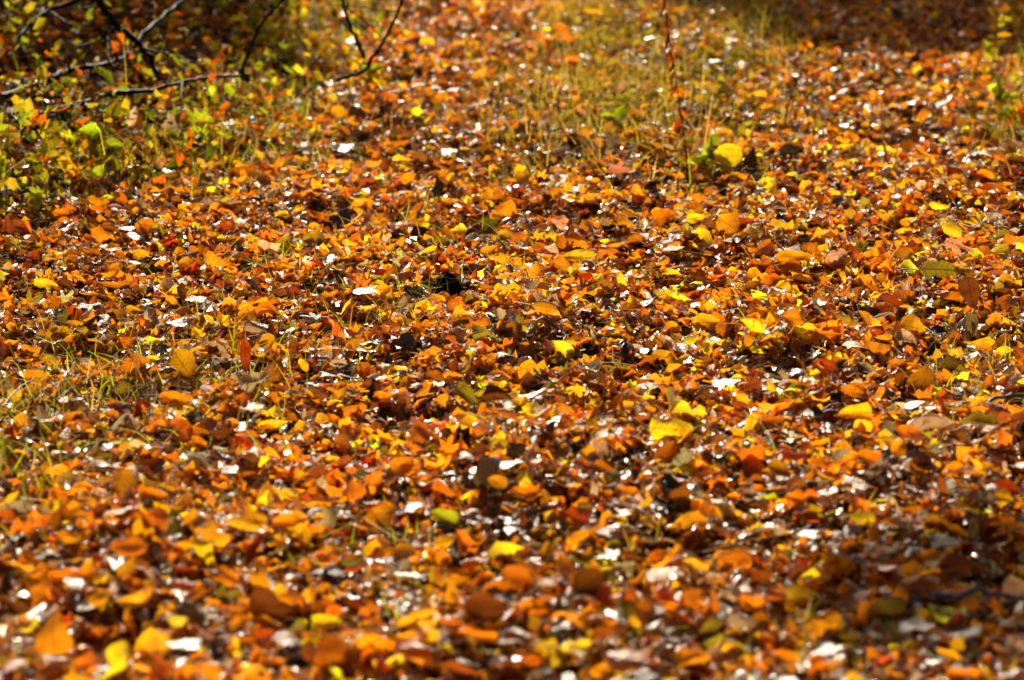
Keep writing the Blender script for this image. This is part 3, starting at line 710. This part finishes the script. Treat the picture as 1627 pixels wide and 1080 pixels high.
# ------------------------------------------------------------------ fallen and standing branches
def branch(name, label, cat, pts, r0, r1, twigs=(), mat=M_bark, group=None, lift=.75):
    """pts: (px, py, depth) along the branch; twigs: lists of the same, each a part"""
    P = [at_depth(p[0], p[1], p[2] - lift) for p in pts]
    base = min(P, key=lambda q: q[2]).copy()
    base = P[0].copy()
    root = empty(name, base); tag(root, label, cat, group)
    bf = Buf(); bf.add(*tube(smooth_path(P, 6 * len(P)), r0, r1, 7, kink=r0 * .25)); bf.build('stem', mat, root, base)
    br_ = np.random.default_rng(int(abs(pts[0][0]) * 3 + abs(pts[-1][1]) + len(label)))
    path = smooth_path(P, 6 * len(P))
    for _ in range(7 if r0 > .007 else 4):
        q = path[br_.integers(2, len(path) - 2)]; dv = np.array([br_.normal(0, 1), br_.normal(0, .5), br_.normal(.25, .8)]); dv /= np.linalg.norm(dv)
        Lw = br_.uniform(.06, .20); e1 = q + dv * Lw * .5 + br_.normal(0, .012, 3); e2 = q + dv * Lw + br_.normal(0, .03, 3)
        bf = Buf(); bf.add(*tube(smooth_path([q, e1, e2], 9), r0 * .28, .0008, 6, kink=.0012)); bf.build('twig', mat, root, base)
    for tw in twigs:
        T_ = [at_depth(p[0], p[1], p[2] - lift) for p in tw]
        bf = Buf(); bf.add(*tube(smooth_path(T_, 5 * len(T_)), r0 * .45, .0008, 6, kink=r0 * .15)); bf.build('twig', mat, root, base)
    return root
G_B = 'dead branches in the shaded undergrowth'
branch('dead_branch', 'long dark dead branch with a grey sunlit top, slanting through the shaded undergrowth', 'branch',
       [(-20,162,8.1),(7,153,8.15),(67,133,8.3),(107,113,8.4),(167,103,8.5),(200,88,8.6),(240,43,8.8),(293,0,9.0),(330,-40,9.1)], .011, .005,
       [[(107,113,8.4),(118,80,8.45),(160,62,8.5),(190,50,8.5)], [(60,135,8.3),(80,120,8.25),(84,100,8.2)]], group=G_B)
branch('dead_branch', 'thick black branch coming down from the top edge and forking', 'branch',
       [(140,-40,8.5),(157,0,8.55),(187,40,8.6),(227,77,8.6),(243,100,8.6),(252,125,8.55)], .012, .007,
       [[(222,75,8.6),(250,82,8.55),(283,88,8.5),(300,100,8.4)], [(187,40,8.6),(172,60,8.6),(172,90,8.5)]], group=G_B)
branch('dead_branch', 'thin grey topped branch bending down in the top left corner', 'branch',
       [(160,-20,8.7),(127,0,8.7),(77,17,8.7),(43,43,8.6),(20,80,8.5),(10,120,8.4)], .008, .004, [[(77,17,8.7),(105,35,8.6),(112,48,8.6)]], group=G_B)
branch('dead_branch', 'low dark branch lying nearly flat under the undergrowth, below the other branches', 'branch',
       [(30,188,7.75),(60,180,7.8),(133,163,7.9),(187,147,8.0),(240,142,8.05),(293,130,8.1),(333,123,8.2),(383,120,8.3)], .0085, .004,
       [[(187,147,8.0),(215,152,8.0),(250,146,7.95)], [(290,130,8.1),(288,150,8.0),(292,165,7.95)]], group=G_B)
branch('bare_stem', 'slender bare stem rising from the low dark branch to the top edge', 'stem',
       [(383,118,8.5),(392,90,8.5),(417,35,8.5),(450,0,8.5),(480,-40,8.5)], .0055, .004, [], group='bare stems at the left of the track')
branch('bare_stem', 'dark bowed stem sweeping up right beside the left wheel track', 'stem',
       [(535,127,8.4),(577,113,8.35),(593,90,8.3),(610,63,8.3),(640,0,8.3),(655,-50,8.3)], .006, .003, [[(600,78,8.3),(612,88,8.28),(618,98,8.25)]], group='bare stems at the left of the track')
branch('bare_stem', 'straight thin dark stem left of the bowed stem by the left track', 'stem',
       [(578,92,8.6),(568,66,8.6),(556,40,8.6),(543,0,8.6),(536,-40,8.6)], .006, .004, [[(553,13,8.6),(590,43,8.55),(620,74,8.5),(641,101,8.4)]], group='bare stems at the left of the track')
branch('bare_stem', 'short dark twig standing in the grass between the wheel tracks', 'stem',
       [(1244,212,8.3),(1252,165,8.3),(1264,135,8.3),(1276,105,8.3)], .0028, .0012, [[(1254,160,8.3),(1262,150,8.3),(1272,143,8.3)]])
def ground_twig(label, a, bb, r0, mat=M_twig, zo=.045, mid=0.):
    A, B_ = at(*a, zo), at(*bb, zo); Mx = (A + B_) / 2 + np.array([0, 0, .008 + mid])
    base = A.copy()
    bf = Buf(); bf.add(*tube(smooth_path([A, Mx, B_], 12), r0, r0 * .5, 6, kink=r0 * .4))
    o = bf.build('twig', mat, origin=base); tag(o, label, 'twig', 'twigs lying on the leaves')
for t in [
    ('blurred pale grey stick lying across the leaves at the right edge', (1570,640), (1640,628), .0035),
    ('thin grey twig slanting up near the left edge', (5,645), (58,600), .0016),
    ('fine twig slanting over leaves at the left edge, above tall mustard leaf', (0,880), (42,850), .002),
    ('pale curved stalk bending upward in the bottom left foreground', (122,955), (135,905), .0018, M_twig, .05),
    ('thin pale stem lying on the grassy median', (985,97), (1040,118), .002),
    ('two toned grey twig across the foreground left of the arched yellow leaf', (975,800), (1040,828), .002),
    ('straight grey twig beside the white leaf at centre right', (1290,665), (1345,640), .002),
    ('blurred grey stick near the shade at the right foreground', (1470,800), (1560,780), .003),
    ('dark wet stick lying in the foreground shade at the right edge', (1480,945), (1640,955), .006),
    ('thin brown twig lying in the middle of the sharp litter', (650,560), (720,590), .0013)]:
    ground_twig(*t)

# ------------------------------------------------------------------ withered stem with drooping leaves
def plant(name, label, cat, stem, r0, r1, leaf_list, mat, stem_mat, group=None):
    P = [at_depth(*p) for p in stem]; base = P[0].copy()
    root = empty(name, base); tag(root, label, cat, group)
    bf = Buf(); path = smooth_path(P, 6 * len(P)); bf.add(*tube(path, r0, r1, 6)); bf.build('stem', stem_mat, root, base)
    pr_ = np.random.default_rng(len(label) * 7 + int(abs(base[0]) * 100))
    for (f, L, shape, c, nvec, hv, curl) in leaf_list:
        q = path[min(len(path) - 1, int(f * (len(path) - 1)))]
        nn = np.array(nvec, float); nn /= np.linalg.norm(nn)
        hx = np.array(hv, float); hx /= np.linalg.norm(hx)
        nn = nn - hx * (nn @ hx); nn /= np.linalg.norm(nn)
        Rm = np.stack([hx, np.cross(nn, hx), nn], -1)
        kw = dict(k1=curl * pr_.uniform(.5, 1.2), k2=pr_.normal(0, .5) * (1 + abs(curl)), fold=.15, tw=pr_.normal(0, .5), wav=.05)
        tv, tf, tuv = lobed_template(r=pr_, **kw) if shape == 'lobed' else strip_template(shape, ns=10, nc=5, r=pr_, **kw)
        v = (tv + np.array([.55, 0, 0])) @ Rm.T * L + q
        cc = jitter(PAL[c], pr_, .12); bf = Buf(); uv = tuv.copy(); uv[:, 0] += 3 * pr_.integers(0, 300)
        bf.add(v, tf, np.tile(np.append(cc, .5), (len(v), 1)), uv)
        bf.build('leaf', mat, root, base)
    return root
wr_ = np.random.default_rng(5)
def droop(n, cs, L, lo=.25, hi=1.):
    return [(wr_.uniform(lo, hi), L * wr_.uniform(.7, 1.3), 'narrow', str(wr_.choice(cs)), (wr_.normal(0, .5), -1, .3), (wr_.normal(0, .45), wr_.normal(0, .3), -1), wr_.normal(0, .9)) for _ in range(n)]
plant('withered_plant', 'tall withered brown stem with drooping shrivelled leaves between the wheel tracks', 'plant',
      [(1094,288,6.75),(1090,250,6.75),(1086,205,6.75),(1079,160,6.75),(1072,110,6.75),(1066,75,6.75),(1060,40,6.75),(1056,0,6.75),(1050,-50,6.75)], .0016, .0009,
      droop(26, ['brown', 'brown', 'rust', 'red'], .028, .12, .98), M_leaf, M_redstem)
# ------------------------------------------------------------------ young green plants on the verges
def whorl(n, cs, L, shape, lo=.4, up=.35):
    o = []
    for _ in range(n):
        a = wr_.uniform(0, 6.28)
        o.append((wr_.uniform(lo, 1), L * wr_.uniform(.7, 1.25), shape, str(wr_.choice(cs)), (wr_.normal(0, .4) - .3 * math.cos(a), -1, wr_.normal(.2, .25)), (math.cos(a), math.sin(a) * .6, wr_.normal(up, .4)), wr_.normal(-.2, .5)))
    return o
G_S = 'young seedlings beside the track'
for (lab, stem, n, cs, L, shape) in [
    ('yellow green maple seedling with two tiers of leaves at the left edge', [(14,345,6.4),(10,300,6.4),(12,240,6.4),(16,165,6.4)], 9, ['lime','lime','lime','yellow'], .050, 'lobed'),
    ('lime green seedling with one broad lit leaf low at the left edge', [(60,352,6.25),(68,335,6.25),(80,310,6.25)], 4, ['lime','yellow'], .050, 'lobed'),
    ('tall yellow green weed with curled leaves and a dark leaf on its left', [(176,318,6.6),(172,270,6.6),(166,230,6.6),(150,200,6.6)], 12, ['lime','lime','olive'], .034, 'oval'),
    ('yellowing lobed seedling left of the tall curled weed', [(118,300,6.65),(120,265,6.65),(126,222,6.65)], 7, ['lime','lime','yellow','amber'], .046, 'lobed'),
    ('orange leaved seedling low between yellow green weeds', [(132,322,6.5),(134,290,6.5),(128,262,6.5)], 5, ['amber','orange','peach'], .04, 'lobed'),
    ('yellow green sapling with pointed leaves in the middle of the left verge', [(318,262,7.1),(320,225,7.1),(322,190,7.1)], 9, ['lime','lime','lime','yellow'], .042, 'lobed'),
    ('small olive seedling near the foot of the left verge', [(358,288,6.8),(352,260,6.8)], 6, ['olive','golden','yellow'], .040, 'lobed'),
    ('bright green sprig growing under the bowed stem', [(580,150,8.2),(584,125,8.2),(592,108,8.2)], 9, ['lime','lime','yellow'], .028, 'oval'),
    ('green seedling with upright leaves on the grassy median', [(982,225,7.3),(980,205,7.3),(978,192,7.3)], 5, ['lime','olive'], .032, 'oval'),
    ('green seedling at the foot of the withered stem', [(1118,278,6.8),(1122,256,6.8),(1128,238,6.8)], 8, ['lime','olive','lime'], .036, 'oval'),
    ('salmon leaved maple seedling at the right edge of the frame', [(1612,225,7.6),(1614,190,7.6),(1616,135,7.6)], 7, ['peach','peach','orange'], .046, 'lobed'),
    ('green leafed weed on the right verge, left of the salmon seedling', [(1588,215,7.7),(1592,170,7.7),(1600,120,7.7)], 10, ['lime','olive','lime'], .032, 'oval'),
    ('slim olive weed high on the right verge', [(1575,130,8.6),(1580,80,8.6),(1586,20,8.6)], 10, ['olive','lime','golden'], .03, 'narrow'),
    ('mustard leaved seedling low on the right verge', [(1570,240,7.3),(1572,222,7.3),(1578,205,7.3)], 6, ['olive','golden','olive'], .030, 'oval')]:
    plant('seedling', lab, 'plant', stem, .0016, .0009, whorl(int(n * 1.4), cs, L * 1.35, shape), M_green, M_greenstem, G_S)

# ------------------------------------------------------------------ black hollow in the middle of the track
cl = at(712, 448, .022); cb = Buf()
nu, nv = 12, 7; V_ = []
for j in range(nv):
    for i in range(nu):
        a = 2 * math.pi * i / nu; e_ = math.pi / 2 * j / (nv - 1)
        rr = 1 + .22 * math.sin(3 * a + 1.3 * j) + random.uniform(-.12, .12)
        V_.append((cl[0] + .029 * rr * math.cos(e_) * math.cos(a), cl[1] + .02 * rr * math.cos(e_) * math.sin(a), cl[2] - .03 + .045 * math.sin(e_) * (1 + random.uniform(-.1, .15))))
Fc = [(j * nu + i, j * nu + (i + 1) % nu, (j + 1) * nu + (i + 1) % nu, (j + 1) * nu + i) for j in range(nv - 1) for i in range(nu)]
V_ = np.array(V_); cb.add(V_, np.array(Fc), np.ones((len(V_), 4)), V_[:, :2])
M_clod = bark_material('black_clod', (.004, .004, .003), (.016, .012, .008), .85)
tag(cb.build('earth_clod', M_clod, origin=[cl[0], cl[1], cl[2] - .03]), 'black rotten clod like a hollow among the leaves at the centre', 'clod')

# ------------------------------------------------------------------ trees beyond the frame whose shade falls into it
def tree(label, base, h, crown_c, crown_r, n, leafL, seed, bough=False):
    r = np.random.default_rng(seed)
    root = empty('tree', (base[0], base[1], float(ground_h(*base)))); tag(root, label, 'tree', 'trees around the track')
    o0 = np.array(root.location)
    top = np.array(crown_c) + np.array([0, 0, crown_r[2] * .7])
    if bough: top = o0 + np.array([-.2, 0, h])
    bf = Buf(); bf.add(*tube(smooth_path([o0 - [0, 0, .05], o0 * .6 + top * .4 + [.1, 0, 0], top], 14), .03 + h * .012, .01, 8))
    tk = bf.build('trunk', M_bark, root, o0)
    bl = Buf()
    for k in range(2 if bough else 9):
        a = k * 2.4; s = o0 * .15 + top * .85 if bough else o0 * .5 + top * .5; e2 = np.array(crown_c) + np.array(crown_r) * np.array([math.cos(a), math.sin(a), r.uniform(-.4, .8)]) * .8
        bl.add(*tube(smooth_path([s, (s + e2) / 2 + [0, 0, .1], e2], 8), .018, .005, 6))
    bl.build('limbs', M_bark, root, o0)
    d = r.normal(0, 1, (n, 3)); d /= np.linalg.norm(d, axis=1)[:, None]
    cl_ = r.normal(0, .55, (24, 3)); cl_ -= cl_.mean(0); w = cl_[r.integers(0, 24, n)] * .9 + d * r.uniform(0, .5, (n, 1))
    w /= np.maximum(1, np.linalg.norm(w, axis=1))[:, None]
    P = np.array(crown_c) + w * np.array(crown_r)
    C = np.clip(np.array([.16, .13, .02]) * np.exp(r.normal(0, .35, (n, 1))), .01, .6); C = np.concatenate([C, np.full((n, 1), .4)], 1)
    cbuf = Buf(); scatter(cbuf, T_u, r.integers(0, len(T_u), n), P, np.clip(r.normal(leafL, leafL * .2, n), .03, .3),
                          frames(np.abs(r.normal(.7, .5, n)), r.uniform(0, 6.28, n), r.uniform(0, 6.28, n)), C, r)
    cbuf.build('crown', M_green, root, o0)
ct = SUN[2] / math.hypot(SUN[0], SUN[1]); hd = np.array([SUN[0], SUN[1]]) / math.hypot(SUN[0], SUN[1])
def caster(px, py, dist):
    """point above the frame whose shadow falls on photo point px, py"""
    p = at(px, py); q = p[:2] + hd * dist
    return (q[0], q[1], p[2] + dist * ct)
c1 = caster(1430, 36, 3.2)
tree('young dense tree beyond the top edge shading the right wheel track', (c1[0], c1[1] + .3), 4, c1, (.85, .6, .8), 6000, .10, 3)
c2 = caster(150, 45, 4.2)
tree('young tree behind the left verge shading the undergrowth', (c2[0], c2[1] + .3), 5, c2, (.8, .65, .6), 4500, .10, 4)
c3 = caster(1695, 1000, 5.0)
tree('tall tree on the right whose shade touches the foreground', (c3[0] + 4.5, c3[1] + .8), 4.6, c3, (.30, .13, .08), 10000, .07, 6, True)

# ------------------------------------------------------------------ camera, light, sky
cam = bpy.data.cameras.new('camera'); co = bpy.data.objects.new('camera', cam); col.objects.link(co)
co.location = (0, 0, CAM_H); co.rotation_euler = (math.pi / 2 - PITCH, 0, 0)
cam.sensor_width = 36; cam.lens = F / 1627 * 36; cam.clip_end = 2000; cam.clip_start = .05
cam.dof.use_dof = True; cam.dof.focus_distance = 5.35; cam.dof.aperture_fstop = 4.9
sc.camera = co
sun = bpy.data.lights.new('sun', 'SUN'); so = bpy.data.objects.new('sun', sun); col.objects.link(so)
sun.energy = 5.0; sun.angle = R(.5); sun.color = (1, .89, .70)
so.rotation_euler = Vector(SUN).to_track_quat('Z', 'Y').to_euler()
w = bpy.data.worlds.new('World'); sc.world = w; w.use_nodes = True
nt = w.node_tree; bg = nt.nodes['Background']
sk = nt.nodes.new('ShaderNodeTexSky'); sk.sky_type = 'NISHITA'; sk.sun_disc = False
sk.sun_elevation = SUN_EL; sk.sun_rotation = SUN_AZ; sk.dust_density = 8.0; sk.ozone_density = .0; sk.air_density = .5
nt.links.new(sk.outputs[0], bg.inputs[0]); bg.inputs[1].default_value = .05
sc.view_settings.view_transform = 'Standard'; sc.view_settings.look = 'None'
sc.view_settings.exposure = .46; sc.view_settings.gamma = 1
cy = sc.cycles
cy.max_bounces = 7; cy.diffuse_bounces = 1; cy.glossy_bounces = 2; cy.transmission_bounces = 5; cy.transparent_max_bounces = 4
cy.use_denoising = True
cy.sample_clamp_indirect = 4
